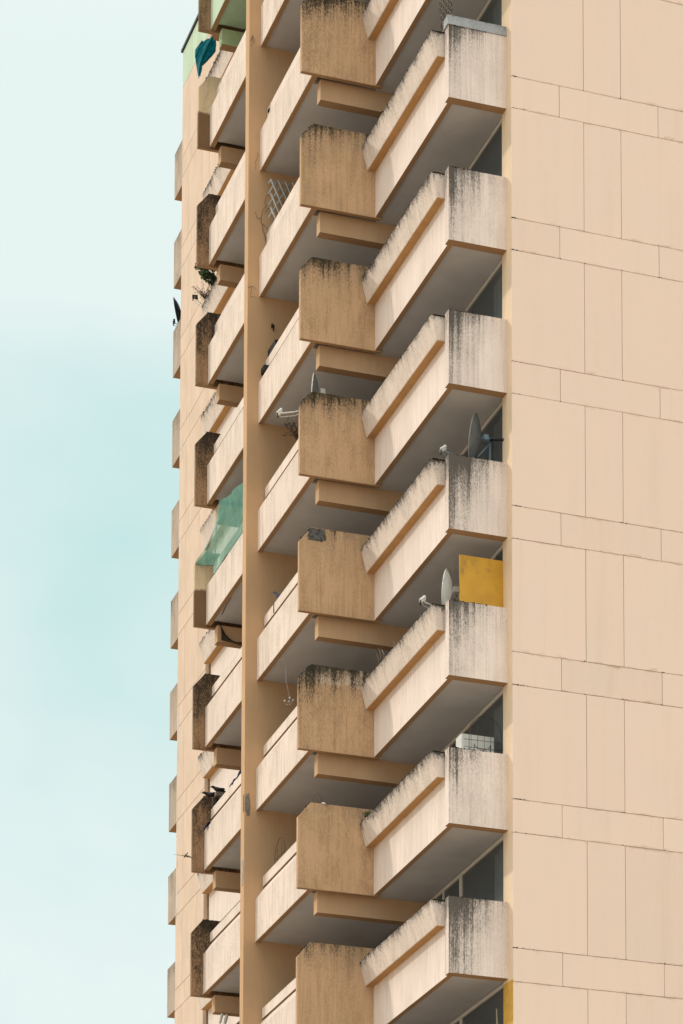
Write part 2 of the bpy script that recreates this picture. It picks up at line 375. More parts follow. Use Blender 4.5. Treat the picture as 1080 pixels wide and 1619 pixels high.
ME['B'] = dict(
  slab=MB().box(-2.315, 2.6, 4.978, 8.258, .185, .34).mesh('slab', 'soffit'),
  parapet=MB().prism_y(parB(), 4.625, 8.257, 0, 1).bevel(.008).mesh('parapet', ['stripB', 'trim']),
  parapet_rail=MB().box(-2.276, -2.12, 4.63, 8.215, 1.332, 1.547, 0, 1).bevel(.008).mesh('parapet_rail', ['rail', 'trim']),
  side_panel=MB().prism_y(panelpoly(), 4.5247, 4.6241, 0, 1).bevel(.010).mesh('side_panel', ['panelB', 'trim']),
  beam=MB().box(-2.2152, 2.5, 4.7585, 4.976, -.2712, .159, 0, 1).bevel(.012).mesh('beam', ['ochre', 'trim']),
  partition=MB().box(-.2, 2.6, 4.63, 4.75, .34, 2.52).mesh('partition', 'ochre'),
  frame=frame_mesh(4.78, 8.25, (6.5,)), panes=[(4.83, 6.47), (6.53, 8.2)])
ME['C'] = dict(
  slab=MB().box(-2.315, 2.6, 8.5095, 11.957, .185, .34).mesh('slab', 'soffit'),
  parapet=MB().prism_y(parB(), 8.5095, 12.165, 0, 1).bevel(.008).mesh('parapet', ['stripB', 'trim']),
  parapet_rail=MB().box(-2.276, -2.12, 8.56, 12.16, 1.332, 1.547, 0, 1).bevel(.008).mesh('parapet_rail', ['rail', 'trim']),
  side_panel=MB().prism_y(panelpoly(), 12.1663, 12.266, 0, 1).bevel(.010).mesh('side_panel', ['panelD', 'trim']),
  beam=MB().box(-2.2152, 2.5, 11.9585, 12.187, -.2712, .102, 0, 1).bevel(.012).mesh('beam', ['ochre', 'trim']),
  partition=MB().box(-.2, 2.6, 12.02, 12.25, .34, 2.52).mesh('partition', 'ochre'),
  frame=frame_mesh(8.52, 12.0, (10.2,)), panes=[(8.57, 10.17), (10.23, 11.95)])
ME['D'] = dict(
  slab=MB().box(-1.03, 2.6, 12.19, 16.298, .16, .33).mesh('slab', 'soffit'),
  parapet=MB().box(xA, -1.02, 12.2665, 16.329, .117, 1.50, 0, 1).bevel(.008).mesh('parapet', TR),
  planter_ledge=MB().prism_y(lipprof(), 12.268, 16.33, 0, 1).bevel(.012).mesh('planter_ledge', ['lip', 'triml']),
  end_panel=MB().box(-1.166, .0, 16.33, 16.62, .117, 1.552, 0, 1).bevel(.010).mesh('end_panel', ['endD', 'trim']),
  frame=frame_mesh(12.3, 16.29, (13.5, 15.)), panes=[(12.35, 13.47), (13.53, 14.97), (15.03, 16.24)])
mossA = [moss_mesh([((-1.41, .52, 1.535), (-1.41, 4.4, 1.535)), ((-1.40, .6, 1.535), (-1.40, 3.5, 1.535)), ((-1.38, .5, 1.54), (-1.13, .5, 1.54)), ((-1.15, .25, 1.555), (-.4, .25, 1.555))], 150, s) for s in range(4)]
mossB = [moss_mesh([((-2.42, 4.57, 1.845), (-1.7, 4.57, 1.845)), ((-2.66, 4.57, 1.57), (-2.44, 4.57, 1.84))], 60, s+10) for s in range(4)]
mossC = [moss_mesh([((-2.42, 12.2, 1.845), (-1.7, 12.2, 1.845))], 30, s+20) for s in range(2)]
mossD = [moss_mesh([((-1.41, 12.4, 1.535), (-1.41, 16.3, 1.535))], 90, s+30) for s in range(3)]
for d in ME.values(): d['pm'] = [pane_mesh(a, b) for a, b in d['panes']]
curtainA = MB()
for i in range(40):
    ya_, yb_ = .52 + i*.022, .52 + (i+1)*.022
    curtainA.box(.20+.02*math.sin(i*1.7), .205+.02*math.sin(i*1.7), ya_, yb_, .4, 2.85)
curtainA = curtainA.mesh('curtain', 'curtain')
BAL = {}
for k in range(KT, KB+1):
    for bay, d in ME.items():
        bal = put('balcony', d['slab'], tower, (0, 0, ZO - k*H)); BAL[bay, k] = bal
        for pn in ('parapet', 'planter_ledge', 'parapet_rail', 'side_panel', 'end_panel', 'beam', 'partition'):
            if pn in d: put(pn, d[pn], bal)
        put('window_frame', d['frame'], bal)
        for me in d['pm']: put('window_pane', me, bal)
        ms = {'A': mossA, 'B': mossB, 'C': mossC, 'D': mossD}[bay]
        mo = put('moss', ms[(k*7+3) % len(ms)], bal); mo['kind'] = 'stuff'
# a flat whose owner painted the balcony pale green
def slotmat(o, i, mat):
    o.material_slots[i].link = 'OBJECT'; o.material_slots[i].material = M[mat]
g3 = BAL['C', -3]; slotmat(g3, 0, 'greensoffit')
for c in g3.children:
    if c.name.startswith('parapet'): slotmat(c, 0, 'greenwall')
    if c.name.startswith('beam'): slotmat(c, 0, 'greenbeam')

# ------------------------------------------------------------------ far twin tower, turned a quarter
far = empty('apartment_tower')
tag(far, 'beige panelled twin tower behind, at the left edge, with a green top storey', 'building')
WX, WY, WZ = 2.138, 31.25, 16.676 + ZO
WT = 20.667 + ZO
fw_ = put('end_wall', MB().box(WX+.03, WX+19, 19.3, WY, 0, WT-.01).mesh('end_wall', ['joint']), far)
my = [0, .74, 2.20, 2.97, 4.44, 5.2, 7.0, 9.0, 11.95]; by = [0, 1.05, 3.02, 5.06, 7.1, 9.2, 11.95]
def wpanel(nm, a, b, z0, z1, mat='creamfar'): return MB().box(WX, WX+.045, WY-b+gap*1.5, WY-a-gap*1.5, z0+gap*2, z1-gap*2).bevel(.004).mesh(nm, mat)
wm = [wpanel('facing_panel', a, b, E_UP-H, 0) for a, b in zip(my, my[1:])]
wb = [wpanel('band_panel', a, b, 0, E_UP) for a, b in zip(by, by[1:])]
wend = MB().box(WX+.24, WX+.44, WY+.001, WY+1.72, 0, 1.44, 0, 1).bevel(.01).mesh('end_panel', ['endfar', 'trim'])
wslab = MB().box(WX+.441, WX+9, WY+.001, WY+1.70, .05, .22).mesh('balcony', 'soffit')
wpar = MB().box(WX+.441, WX+9, WY+1.60, WY+1.719, 0, 1.38, 0, 1).mesh('parapet', ['strip', 'trim'])
for k in range(-1, 10):
    z = WZ - k*H
    for me in wm: put('facing_panel', me, fw_, (0, 0, z))
    if k >= 0:
        for me in wb: put('band_panel', me, fw_, (0, 0, z))
    if k >= 0 or k == -0:
        b_ = put('balcony', wslab, far, (0, 0, 17.0 + ZO - k*H)); put('end_panel', wend, b_); put('parapet', wpar, b_)
for a, b in zip(by, by[1:]): put('parapet_panel', wpanel('parapet_panel', a, b, WZ+H, WT-.06, 'greenwall'), fw_)
put('roof_coping', MB().box(WX-.05, WX+19, 19.2, WY+.06, WT-.05, WT+.03).mesh('roof_coping', 'black'), fw_)
# ------------------------------------------------------------------ wear on single storeys of the near tower
def kid(bay, k, nm): return [c for c in BAL[bay, k].children if c.name.split('.')[0] == nm][0]
slotmat(kid('B', 4, 'side_panel'), 0, 'panelB_faded')
slotmat(kid('C', 2, 'side_panel'), 0, 'panelD_repaint'); slotmat(kid('C', -2, 'side_panel'), 0, 'panelD_repaint')
slotmat(kid('B', 5, 'side_panel'), 0, 'panelB_plain'); slotmat(kid('B', 6, 'side_panel'), 0, 'panelB_plain')
slotmat(kid('B', 3, 'side_panel'), 0, 'panelB_plain')
def ragged(cx, cz, rx, rz, n, seed, axis='y', at=0., th=.006, mat='concrete', jag=.22, sq=.75):
    """irregular flake: an outline on a wall with its own thickness"""
    rnd = random.Random(seed); bm = bmesh.new(); vs = []
    for i in range(n):
        t = 2*math.pi*i/n; q = 1 - jag*rnd.random()
        a = math.copysign(abs(math.cos(t))**sq, math.cos(t))*rx*q; b = math.copysign(abs(math.sin(t))**sq, math.sin(t))*rz*q
        vs.append(bm.verts.new((cx+a, at, cz+b) if axis == 'y' else (at, cx+a, cz+b)))
    f = bm.faces.new(vs); r = bmesh.ops.extrude_face_region(bm, geom=[f])
    d = Vector((0, -th, 0)) if axis == 'y' else Vector((-th, 0, 0))
    bmesh.ops.translate(bm, vec=d, verts=[v for v in r['geom'] if isinstance(v, bmesh.types.BMVert)])
    bmesh.ops.recalc_face_normals(bm, faces=bm.faces[:])
    me = bpy.data.meshes.new('spalled_patch'); bm.to_mesh(me); bm.free(); me.materials.append(M[mat]); return me
pb = put('spalled_patch', ragged(-2.335, 1.695, .205, .155, 40, 3, at=4.524, mat='baregrey', jag=.25, sq=.5), BAL['B', 3]); pb['label'] = 'grey patch of broken render at the chamfered corner'
FIN = [c for c in tower.children if c.name.startswith('fin_wall')][0]
put('spalled_patch', ragged(-2.60, ZO-10.93, .062, .27, 30, 5, at=8.258, th=.008), FIN)
put('spalled_patch', ragged(8.31, ZO-10.90, .05, .22, 26, 6, 'x', at=-2.671, th=.008), FIN)
put('spalled_patch', ragged(8.345, ZO-12.36, .055, .30, 30, 8, 'x', at=-2.671, th=.010, mat='palegrit'), FIN)
for s_, (y_, z_, a_, b_) in enumerate(((31.10, -3.6, .08, .9), (31.13, -5.2, .06, .7), (30.98, 8.2, .05, .32), (31.0, 5.2, .06, .4), (31.14, -.4, .07, .8))):
    put('peeled_patch', ragged(y_, ZO+z_, a_, b_, 30, 40+s_, 'x', at=WX-.001, th=.003, mat='peel', jag=.5), fw_)
cap = put('zinc_capping', MB().box(-1.192, .045, .222, .445, 1.556, 1.735).bevel(.006).mesh('zinc_capping', 'zinc'), BAL['A', 0]); cap['label'] = 'grey zinc capping on the end panel'
put('painted_reveal', MB().box(-.006, -.001, .014, .478, ZO-19.4, ZO-16.75).mesh('painted_reveal', 'yellowpaint'), tower)
jm = MB(); rj = random.Random(5)
for k in range(KT, KB+1):
    for zz in (0, E_UP):
        for _ in range(rj.choice((4, 9, 26))):
            x_ = abs(rj.gauss(0, .12)) if rj.random() < .75 else rj.choice((.9755, 1.4733, 2.2416, 3.0175)) + rj.gauss(0, .03)
            r_ = rj.uniform(.004, .011); jm.ball((max(.01, x_), .001, ZO - k*H + zz + rj.uniform(-.004, .014)), (r_*1.8, r_*.7, r_), 0, 1)
jo = put('joint_moss', jm.mesh('joint_moss', 'moss'), ew); jo['kind'] = 'stuff'
cu = [put('curtain', curtainA, BAL['A', k]) for k in (-1, 0, 2, 3, 5, 6)]

# ------------------------------------------------------------------ satellite dishes
def dish(label, c, n, dia, feed, mats, pole=None, wallarm=None, group='satellite dishes on the balconies', depth=.16, hub=True):
    c = Vector(c); n = Vector(n).normalized(); root = empty('satellite_dish', (c.x, c.y, c.z)); tag(root, label, 'satellite dish', group)
    q = n.to_track_quat('Z', 'Y'); rad = dia/2
    bm = bmesh.new(); rings = []; NR, NS = 7, 36
    for i in range(NR+1):
        rr = rad*i/NR; zz = depth*dia*(i/NR)**2 - depth*dia*.6
        rings.append([bm.verts.new((rr*math.cos(t)*.93, rr*math.sin(t), zz)) for t in [2*math.pi*j/NS for j in range(NS)]] if i else [bm.verts.new((0, 0, zz))])
    for j in range(NS): bm.faces.new((rings[0][0], rings[1][j], rings[1][(j+1) % NS]))
    for i in range(1, NR):
        for j in range(NS): bm.faces.new((rings[i][j], rings[i+1][j], rings[i+1][(j+1) % NS], rings[i][(j+1) % NS]))
    for f in bm.faces: f.smooth = True
    bmesh.ops.solidify(bm, geom=bm.faces[:], thickness=.006)
    for v in bm.verts: v.co = q @ v.co
    me = bpy.data.meshes.new('reflector'); bm.to_mesh(me); bm.free(); me.materials.append(M[mats[0]]); put('reflector', me, root)
    rim = [q @ Vector((rad*math.cos(t)*.93, rad*math.sin(t), depth*dia*.4)) for t in [2*math.pi*j/40 for j in range(41)]]
    put('rim', MB().tube(rim, .012, 6).mesh('rim', mats[1]), root)
    f_ = Vector(feed) - c; low = q @ Vector((0, -rad*.96, depth*dia*.3)); 
    low = min((Vector(p) for p in rim), key=lambda p: p.z)
    mid = low.lerp(f_, .55) + Vector((0, 0, -.03)); mid2 = low.lerp(f_, .9) + Vector((0, 0, -.02))
    put('feed_arm', MB().tube([low, mid, mid2], .012, 6).tube([low + Vector((0, 0, -.015)), low.lerp(f_, .5) + Vector((0, .02, -.10)), low.lerp(f_, .93) + Vector((0, .02, -.09)), f_ + Vector((0, 0, -.02))], .006, 5).mesh('feed_arm', mats[2]), root)
    d = (-f_ + Vector((0, 0, .12))).normalized()
    for o_ in (-.045, .05):
        p = f_ + Vector((o_*.35, o_, .015 - abs(o_)*.2))
        h = put('feed_horn', MB().tube([p - d*.05, p - d*.012, p + d*.012, p + d*.05], .024, 8, 0).ball(p + d*.055, .033, 0, 2).tube([p - d*.03, p - d*.03 + Vector((-.01, 0, -.07))], .014, 6, 1).mesh('feed_horn', [mats[3], 'black']), root)
    if hub:
        bk = -n*.10*dia*2
        put('bracket', MB().box(-.05, .05, -.05, .05, -.05, .05).mesh('bracket', mats[2]), root, bk)
    if pole:
        p0, p1 = Vector(pole[0]) - c, Vector(pole[1]) - c
        b = MB().tube([p0, p1], .026, 8).tube([-n*.09, p1.lerp(p0, .12)], .03, 6).tube([-n*.09 + Vector((0, 0, -.22*dia*2)) + n*.06, p1.lerp(p0, .12) + Vector((0, 0, -.02))], .016, 6)
        put('mount_pole', b.mesh('mount_pole', mats[2]), root)
    if wallarm: put('wall_arm', MB().tube([Vector(wallarm[0])-c, Vector(wallarm[1])-c], .022, 8).ball(Vector(wallarm[1])-c, .035, 0, 1).mesh('wall_arm', 'black'), root)
    return root
dish('dark grey satellite dish on a blue bracket, on the near balcony above the yellow board', (-.36, .9, ZO-6.09), (-.86, .47, .17), .86, (-1.02, .95, ZO-6.41), ('grey', 'grey', 'bluepaint', 'white'), ((-.083, .9, ZO-6.75), (-.083, .9, ZO-6.06)), ((-.083, .9, ZO-6.10), (.0, .44, ZO-6.30)))
dish('white satellite dish beside the yellow board', (-.93, .9, ZO-9.15), (-.86, .48, .12), .72, (-1.43, .95, ZO-9.40), ('white', 'white', 'frame', 'white'), ((-.74, .95, ZO-9.7), (-.74, .95, ZO-9.18)))
dish('pale satellite dish half hidden behind an ochre side panel in the middle column', (-2.14, 5.25, ZO-3.36), (-.935, .345, .09), .70, (-2.86, 5.38, ZO-3.86), ('grey', 'white', 'white', 'white'), ((-2.0, 5.3, ZO-5.2), (-2.0, 5.3, ZO-3.4)))
dish('dark satellite dish sticking out against the sky from the far tower', (2.5, 32.88, ZO+13.47), (-.90, .42, -.16), .80, (2.32, 32.7, ZO+13.0), ('black', 'black', 'black', 'black'), ((2.62, 32.8, ZO+12.4), (2.62, 32.8, ZO+13.4)))
dish('satellite dish behind the planter with shrubs, only its twin feed horns showing', (-1.02, 15.95, ZO+4.22), (-.92, .28, .12), .6, (-1.66, 16.1, ZO+4.39), ('grey', 'grey', 'frame', 'black'), ((-.9, 15.9, ZO+3.2), (-.9, 15.9, ZO+4.2)))

# ------------------------------------------------------------------ things left on the balconies
yb = put('yellow_board', MB().box(-.865, .0, .447, .472, 0, 1.075).bevel(.004).mesh('yellow_board', 'yellowboard'), None, (0, .0, ZO-9.71), (R(-1.0), 0, 0))
tag(yb, 'scuffed yellow painted board standing upright behind the end panel of a near balcony', 'board')

def sheet(nu, nv, fn, mat, name, th=.004):
    bm = bmesh.new(); V = [[bm.verts.new(fn(i/nu, j/nv)) for j in range(nv+1)] for i in range(nu+1)]
    for i in range(nu):
        for j in range(nv):
            f = bm.faces.new((V[i][j], V[i+1][j], V[i+1][j+1], V[i][j+1])); f.smooth = True
    if th: bmesh.ops.solidify(bm, geom=bm.faces[:], thickness=th)
    me = bpy.data.meshes.new(name); bm.to_mesh(me); bm.free(); me.materials.append(M[mat]); return me
# teal cloth blowing on a line: the outline narrows to a tail
def cloth(u, v):
    L_ = [(0, -2.64, -2.30), (.2, -2.77, -2.30), (.45, -2.80, -2.33), (.62, -2.775, -2.42), (.75, -2.75, -2.56), (.9, -2.735, -2.645), (1, -2.71, -2.64)]
    for (a, l0, r0), (b, l1, r1) in zip(L_, L_[1:]):
        if v <= b: t = (v-a)/(b-a); l, r = l0+(l1-l0)*t, r0+(r1-r0)*t; break
    x = l + (r-l)*u
    z = ZO + 8.22 + .13*u**1.5 - v*(.95 - .12*u) + .03*math.sin(u*9)*v
    return (x, 12.1 + .055*math.sin(u*8+v*3.2) + .05*math.sin(v*7 - u*4) + .03*math.sin(u*17+v*11), z)
tc_ = put('hanging_cloth', sheet(26, 34, cloth, 'teal', 'hanging_cloth'))
tag(tc_, 'teal cloth blowing from a line under the green painted balcony', 'cloth')
# green shade net, strung from the slab above down to the parapet and round the far end
nr = empty('shade_net', (-2.4, 10.6, ZO-4.5)); tag(nr, 'torn sea-green shade net strung across one far-left balcony', 'net')
O0 = Vector((-2.4, 10.6, ZO-4.5))
def net1(u, v):
    y = 8.56 + (11.62-8.56)*u; zt = -3.42 + .62*u**.8 - .10*math.sin(u*math.pi); zb = -4.53
    z = zb + (zt-zb)*v
    x = -2.40 + .10*v + .035*math.sin(u*16 + v*2) * (1-.3*v) + .02*math.sin(v*9+u*5)
    return Vector((x, y, ZO+z)) - O0
def net2(u, v):
    x = -2.70 + .46*u; zt = -2.86 + .06*u; zb = -4.10 - .10*u; z = zb + (zt-zb)*v
    E_ = [(-4.03, -2.69), (-3.75, -2.5), (-3.4, -2.34), (-3.1, -2.22), (-2.66, -2.16)]; xe = E_[0][1] if z < E_[0][0] else E_[-1][1]
    for (a, p), (b, q) in zip(E_, E_[1:]):
        if a <= z <= b: xe = p + (q-p)*(z-a)/(b-a)
    x2 = xe + (max(xe, -2.24 - .10*(1-v)) - xe)*u
    return Vector((x2, 12.11 - .45*max(0, u-.35)*(1) + .03*math.sin(u*9+v*8), ZO+z)) - O0
put('net_sheet', sheet(40, 22, net1, 'net', 'net_sheet', 0), nr); put('net_sheet', sheet(16, 22, net2, 'net', 'net_sheet', 0), nr)
put('cord', MB().tube([net2(1, 1), net2(1, .6) + Vector((-.02, 0, 0)), net2(1, .3), net2(1, 0)], .007, 5).tube([net2(0, 0), net2(.5, 0), net2(1, 0)], .007, 5).mesh('cord', 'wire'), nr)

# trellis
tb = MB()
def clipbar(x0, z0, dx, dz, y):
    t = min(1, (2.69 - z0)/dz if dz > 0 else 1)
    tb.tube([(x0, y, ZO+z0), (x0+dx*t, y, ZO+z0+dz*t)], .02, 4)
for x0, z0 in ((-2.25, 2.68), (-2.09, 2.69), (-1.93, 2.68), (-1.77, 2.69), (-2.25, 2.36), (-2.25, 2.05)): clipbar(x0, z0, .36, -.78, 8.02)
for z0 in (1.55, 1.84, 2.12, 2.38, 2.60): clipbar(-2.285, z0, .55, .98, 8.055)
tr = put('trellis', tb.mesh('trellis', 'greywood')); tag(tr, 'grey diagonal lattice trellis behind a parapet, beside bare creeper stems', 'trellis')
# creeper stems on the fin wall
vb = MB(); rv = random.Random(11)
def vine(pts, r=.006):
    q = []
    for a, b in zip(pts, pts[1:]):
        for i in range(4):
            p = Vector(a).lerp(Vector(b), i/4); q.append((p.x + rv.gauss(0, .012), p.y - abs(rv.gauss(0, .01)), p.z + rv.gauss(0, .012) + ZO))
    q.append((pts[-1][0], pts[-1][1], pts[-1][2] + ZO)); vb.tube(q, r, 5, taper=r*.5)
vine([(-2.27, 8.235, 1.39), (-2.37, 8.235, 1.72), (-2.40, 8.235, 1.9), (-2.31, 8.235, 2.2), (-2.295, 8.235, 2.41), (-2.22, 8.235, 2.45)])
vine([(-2.40, 8.235, 1.86), (-2.51, 8.235, 1.9), (-2.53, 8.235, 2.02)], .005); vine([(-2.37, 8.235, 1.75), (-2.2, 8.235, 1.66), (-2.1, 8.2, 1.72)], .005)
vine([(-2.34, 8.235, 2.05), (-2.2, 8.2, 2.15), (-2.07, 8.2, 2.17)], .005)
vn = put('creeper', vb.mesh('creeper', 'twig')); tag(vn, 'bare brown creeper stems climbing the ochre fin wall next to the lattice', 'creeper')
vb = MB(); vine([(-2.45, 8.24, 3.37), (-2.53, 8.24, 3.1), (-2.52, 8.24, 2.95)], .004)
put('dead_tendril', vb.mesh('dead_tendril', 'twig'), FIN)
vb = MB(); vine([(-2.66, 8.24, 5.78), (-2.6, 8.235, 5.95), (-2.56, 8.24, 5.8)], .006); vine([(-2.6, 8.24, 5.93), (-2.62, 8.24, 5.7)], .004)
put('dead_tendril', vb.mesh('dead_tendril', 'twig'), FIN)
vb = MB(); vine([(-2.66, 8.245, .30), (-2.58, 8.24, .36), (-2.5, 8.24, .30)], .005); vine([(-2.62, 8.245, .10), (-2.5, 8.245, .14)], .004); vine([(-2.6, 8.245, .35), (-2.61, 8.245, .12)], .004)
put('dead_tendril', vb.mesh('dead_tendril', 'twig'), FIN)

# plants
def leafy(name, label, base, h, spread, nst, nlf, seed, leaf=(.05, .028), lm='leaf', lean=(0, 0, 0), tw=.008, group=None):
    rnd = random.Random(seed); root = empty(name, base); tag(root, label, 'plant', group)
    st = MB(); lf = bmesh.new()
    for i in range(nst):
        a = rnd.uniform(0, 6.28); tip = Vector((math.cos(a)*spread*rnd.uniform(.3, 1), math.sin(a)*spread*rnd.uniform(.3, 1), h*rnd.uniform(.6, 1))) + Vector(lean)*rnd.uniform(.6, 1)
        mid = tip*.5 + Vector((rnd.gauss(0, spread*.15), rnd.gauss(0, spread*.15), h*.08))
        st.tube([(0, 0, 0), mid, tip], tw, 5, taper=tw*.4)
        for j in range(nlf):
            t = rnd.uniform(.35, 1.02); p = Vector((0, 0, 0)).lerp(mid, min(1, t*2)) if t < .5 else mid.lerp(tip, t*2-1)
            d = Vector((rnd.gauss(0, 1), rnd.gauss(0, 1), rnd.gauss(.2, .7))).normalized(); s_ = d.cross(Vector((rnd.gauss(0, 1), rnd.gauss(0, 1), 1))).normalized()
            L_, W_ = leaf[0]*rnd.uniform(.6, 1.2), leaf[1]*rnd.uniform(.7, 1.2); u_ = d.cross(s_)*W_*.35
            vs = [lf.verts.new(q) for q in (p, p + d*L_*.5 + s_*W_ + u_, p + d*L_, p + d*L_*.5 - s_*W_ + u_)]
            lf.faces.new((vs[0], vs[1], vs[2])); lf.faces.new((vs[0], vs[2], vs[3]))
    put('stem', st.mesh('stem', 'twig'), root)
    if nlf:
        me = bpy.data.meshes.new('foliage'); lf.to_mesh(me); me.materials.append(M[lm]); put('foliage', me, root)
    lf.free(); return root
leafy('potted_shrub', 'dark green leafy shrub rising from a far-left planter under a beam', (-1.3, 15.55, ZO+4.28), .80, .34, 12, 24, 3, (.10, .05), lean=(-.22, .05, 0))
leafy('dry_shrub', 'grey-brown dry twiggy shrub on the same planter, just above the feed horns', (-1.36, 16.1, ZO+4.34), .34, .30, 26, 5, 4, (.06, .008), 'twig', lean=(-.12, 0, .04), tw=.006)
leafy('wild_sapling', 'thin branch with a few leaves growing sideways from a blackened side panel', (-2.70, 12.2, ZO-10.78), .06, .10, 7, 3, 8, (.055, .022), 'leafdull', lean=(-.30, -.02, -.02), tw=.005)
leafy('spiky_plant', 'dark spiky dry plant poking out behind an ochre side panel in shade', (-2.1, 6.55, ZO-3.72), .45, .30, 13, 4, 9, (.16, .012), 'twig', lean=(-.04, .5, .12), tw=.007)
leafy('weed_tuft', 'small green weed tuft where a planter meets an ochre side panel', (-1.30, 4.30, ZO-12.46), .18, .11, 14, 6, 12, (.09, .012), 'leaf', tw=.003)
wb_ = MB()
for (y_, h_) in ((3.55, .30), (3.42, .36), (3.26, .28), (3.22, .24), (2.6, .18)): wb_.tube([(-1.36, y_, ZO-9.67), (-1.37, y_+.02, ZO-9.67+h_*.6), (-1.40, y_+.05, ZO-9.67+h_)], .0045, 4, taper=.002)
tag(put('dry_grass', wb_.mesh('dry_grass', 'straw')), 'few dry grass stalks on a planter edge, below the white satellite dish', 'grass')
for (x_, y_, z_) in ((2.1, 31.9, 1.1),): pass

# birds ------------------------------------------------------------------
def loft(spine, mat, nm):
    """closed body through elliptical sections (centre, half width across, half height)"""
    b = bmesh.new(); rings = []; n = 12
    for i, (c, w_, h_) in enumerate(spine):
        c = Vector(c); d = (Vector(spine[min(i+1, len(spine)-1)][0]) - Vector(spine[max(i-1, 0)][0])).normalized()
        s_ = d.cross(Vector((0, 0, 1))).normalized(); u_ = s_.cross(d)
        rings.append([b.verts.new(c + s_*w_*math.cos(t) + u_*h_*math.sin(t)) for t in [2*math.pi*j/n for j in range(n)]])
    for A_, B_ in zip(rings, rings[1:]):
        for j in range(n): b.faces.new((A_[j], A_[(j+1) % n], B_[(j+1) % n], B_[j])).smooth = True
    b.faces.new(rings[0][::-1]); b.faces.new(rings[-1])
    return b
def bird(label, loc, rotz, L_, mats, pitch=0., group=None):
    """L_ = body length; beak points along +x before turning"""
    s = L_
    sp = [((.50, 0, .235), .004, .004), ((.44, 0, .25), .016, .016), ((.40, 0, .265), .045, .048), ((.35, 0, .275), .066, .070), ((.29, 0, .262), .066, .070), ((.23, 0, .222), .070, .085),
          ((.12, 0, .170), .110, .125), ((0, 0, .140), .125, .135), ((-.14, 0, .118), .105, .108), ((-.27, 0, .098), .070, .068), ((-.38, 0, .082), .052, .034), ((-.55, 0, .062), .062, .016), ((-.62, 0, .055), .058, .008)]
    bm = loft([((c[0]*s, c[1]*s, c[2]*s), w_*s, h_*s) for c, w_, h_ in sp], None, 'b')
    me = bpy.data.meshes.new('bird')
    mb = MB(); mb.bm.free(); mb.bm = bm
    for y_ in (.045, -.045): mb.tube([(.03*s, y_*s, .06*s), (.02*s, y_*s, 0.0)], .012*s, 5, 1).tube([(.02*s, y_*s, .006*s), (.08*s, y_*s, .004*s)], .008*s, 4, 1)
    for y_ in (.11, -.11):   # folded wings lying along the flanks
        mb.ball((-.08*s, y_*s, .155*s), (.25*s, .022*s, .085*s), 2, 2, Matrix.Rotation(R(9), 3, 'Y'))
    mb.ball((.375*s, .058*s, .285*s), .012*s, 1, 1); mb.ball((.375*s, -.058*s, .285*s), .012*s, 1, 1)
    o = put('bird', mb.mesh('bird', mats), None, loc, (0, pitch, rotz)); tag(o, label, 'bird', group); return o
bird('blue-grey pigeon perched on a parapet rail in the middle column, head turned left', (-2.235, 7.33, ZO-6.853), R(165), .40, ['pigeon', 'black', 'pigeondark'], R(-22))
bird('lower of two black crows on a blackened panel top, its beak furthest left', (-2.27, 12.215, ZO-9.357), R(172), .42, ['crow', 'black', 'crow'], R(6), 'crows on the panel top')
bird('upper of two black crows on the same panel, standing behind the other', (-2.12, 12.10, ZO-9.27), R(176), .42, ['crow', 'black', 'crow'], R(-2), 'crows on the panel top')
tag(put('perch_block', MB().box(-2.2, -2.0, 12.03, 12.16, ZO-9.36, ZO-9.272).bevel(.008).mesh('perch_block', 'concrete')), 'small grey block under the upper crow', 'block')
def rag(label, pts, w_, mat, nm='rag'):
    rnd = random.Random(len(label))
    def fn(u, v):
        i = min(int(u*(len(pts)-1)), len(pts)-2); t = u*(len(pts)-1) - i; p = Vector(pts[i]).lerp(Vector(pts[i+1]), t)
        a = v*math.pi; return (p.x - math.cos(a)*.07 - .015*math.sin(u*13), p.y, p.z + math.sin(a)*w_*(.8+.2*math.sin(u*9)) - .05*(abs(v-.5)*2)**2 + .012*math.sin(u*21+v*4))
    return tag(put(nm, sheet(18, 8, fn, mat, nm)), label, 'cloth')
rag('dark blue cloth slung over the rail next to the crows', [(-2.20, 9.95, ZO-9.61), (-2.2, 10.4, ZO-9.62), (-2.2, 10.78, ZO-9.66)], .13, 'navy')
rag('small blue rag caught at the lower end of the rail below the crows', [(-2.40, 11.80, ZO-10.13), (-2.42, 11.98, ZO-10.16)], .06, 'navy')
rag('tiny blue rag hanging between the crows and the rail', [(-2.14, 12.02, ZO-9.50), (-2.16, 12.1, ZO-9.56)], .05, 'navy')
def crate(label, p, sz, mat, cat='box', nm='black_tray'):
    b = MB().box(-sz[0]/2, sz[0]/2, -sz[1]/2, sz[1]/2, 0, .02)
    for s_ in (-1, 1):
        b.box(s_*sz[0]/2-.008, s_*sz[0]/2+.008, -sz[1]/2, sz[1]/2, .021, sz[2]); b.box(-sz[0]/2+.01, sz[0]/2-.01, s_*sz[1]/2-.008, s_*sz[1]/2+.008, .021, sz[2]-.004)
    for i in range(-3, 4): b.box(-sz[0]/2-.014, -sz[0]/2-.0085, i*sz[1]/8-.008, i*sz[1]/8+.008, .01, sz[2]+.006)
    return tag(put(nm, b.mesh(nm, mat), None, p), label, cat)
crate('long black planter tray lying on the rail in front of the fin wall', (-2.2, 7.85, ZO-1.252), (.12, .52, .16), 'black')
crate('smaller black tray at the lower end of that rail, touching the fin wall', (-2.335, 8.08, ZO-1.60), (.09, .24, .12), 'black')
hk = MB().tube([(-2.13, 8.255, ZO-.47), (-2.13, 8.19, ZO-.47), (-2.15, 8.17, ZO-.45), (-2.17, 8.17, ZO-.46)], .022, 6).ball((-2.13, 8.2, ZO-.47), .04, 0, 2).tube([(-2.12, 8.2, ZO-.5), (-2.11, 8.2, ZO-.58)], .012, 5)
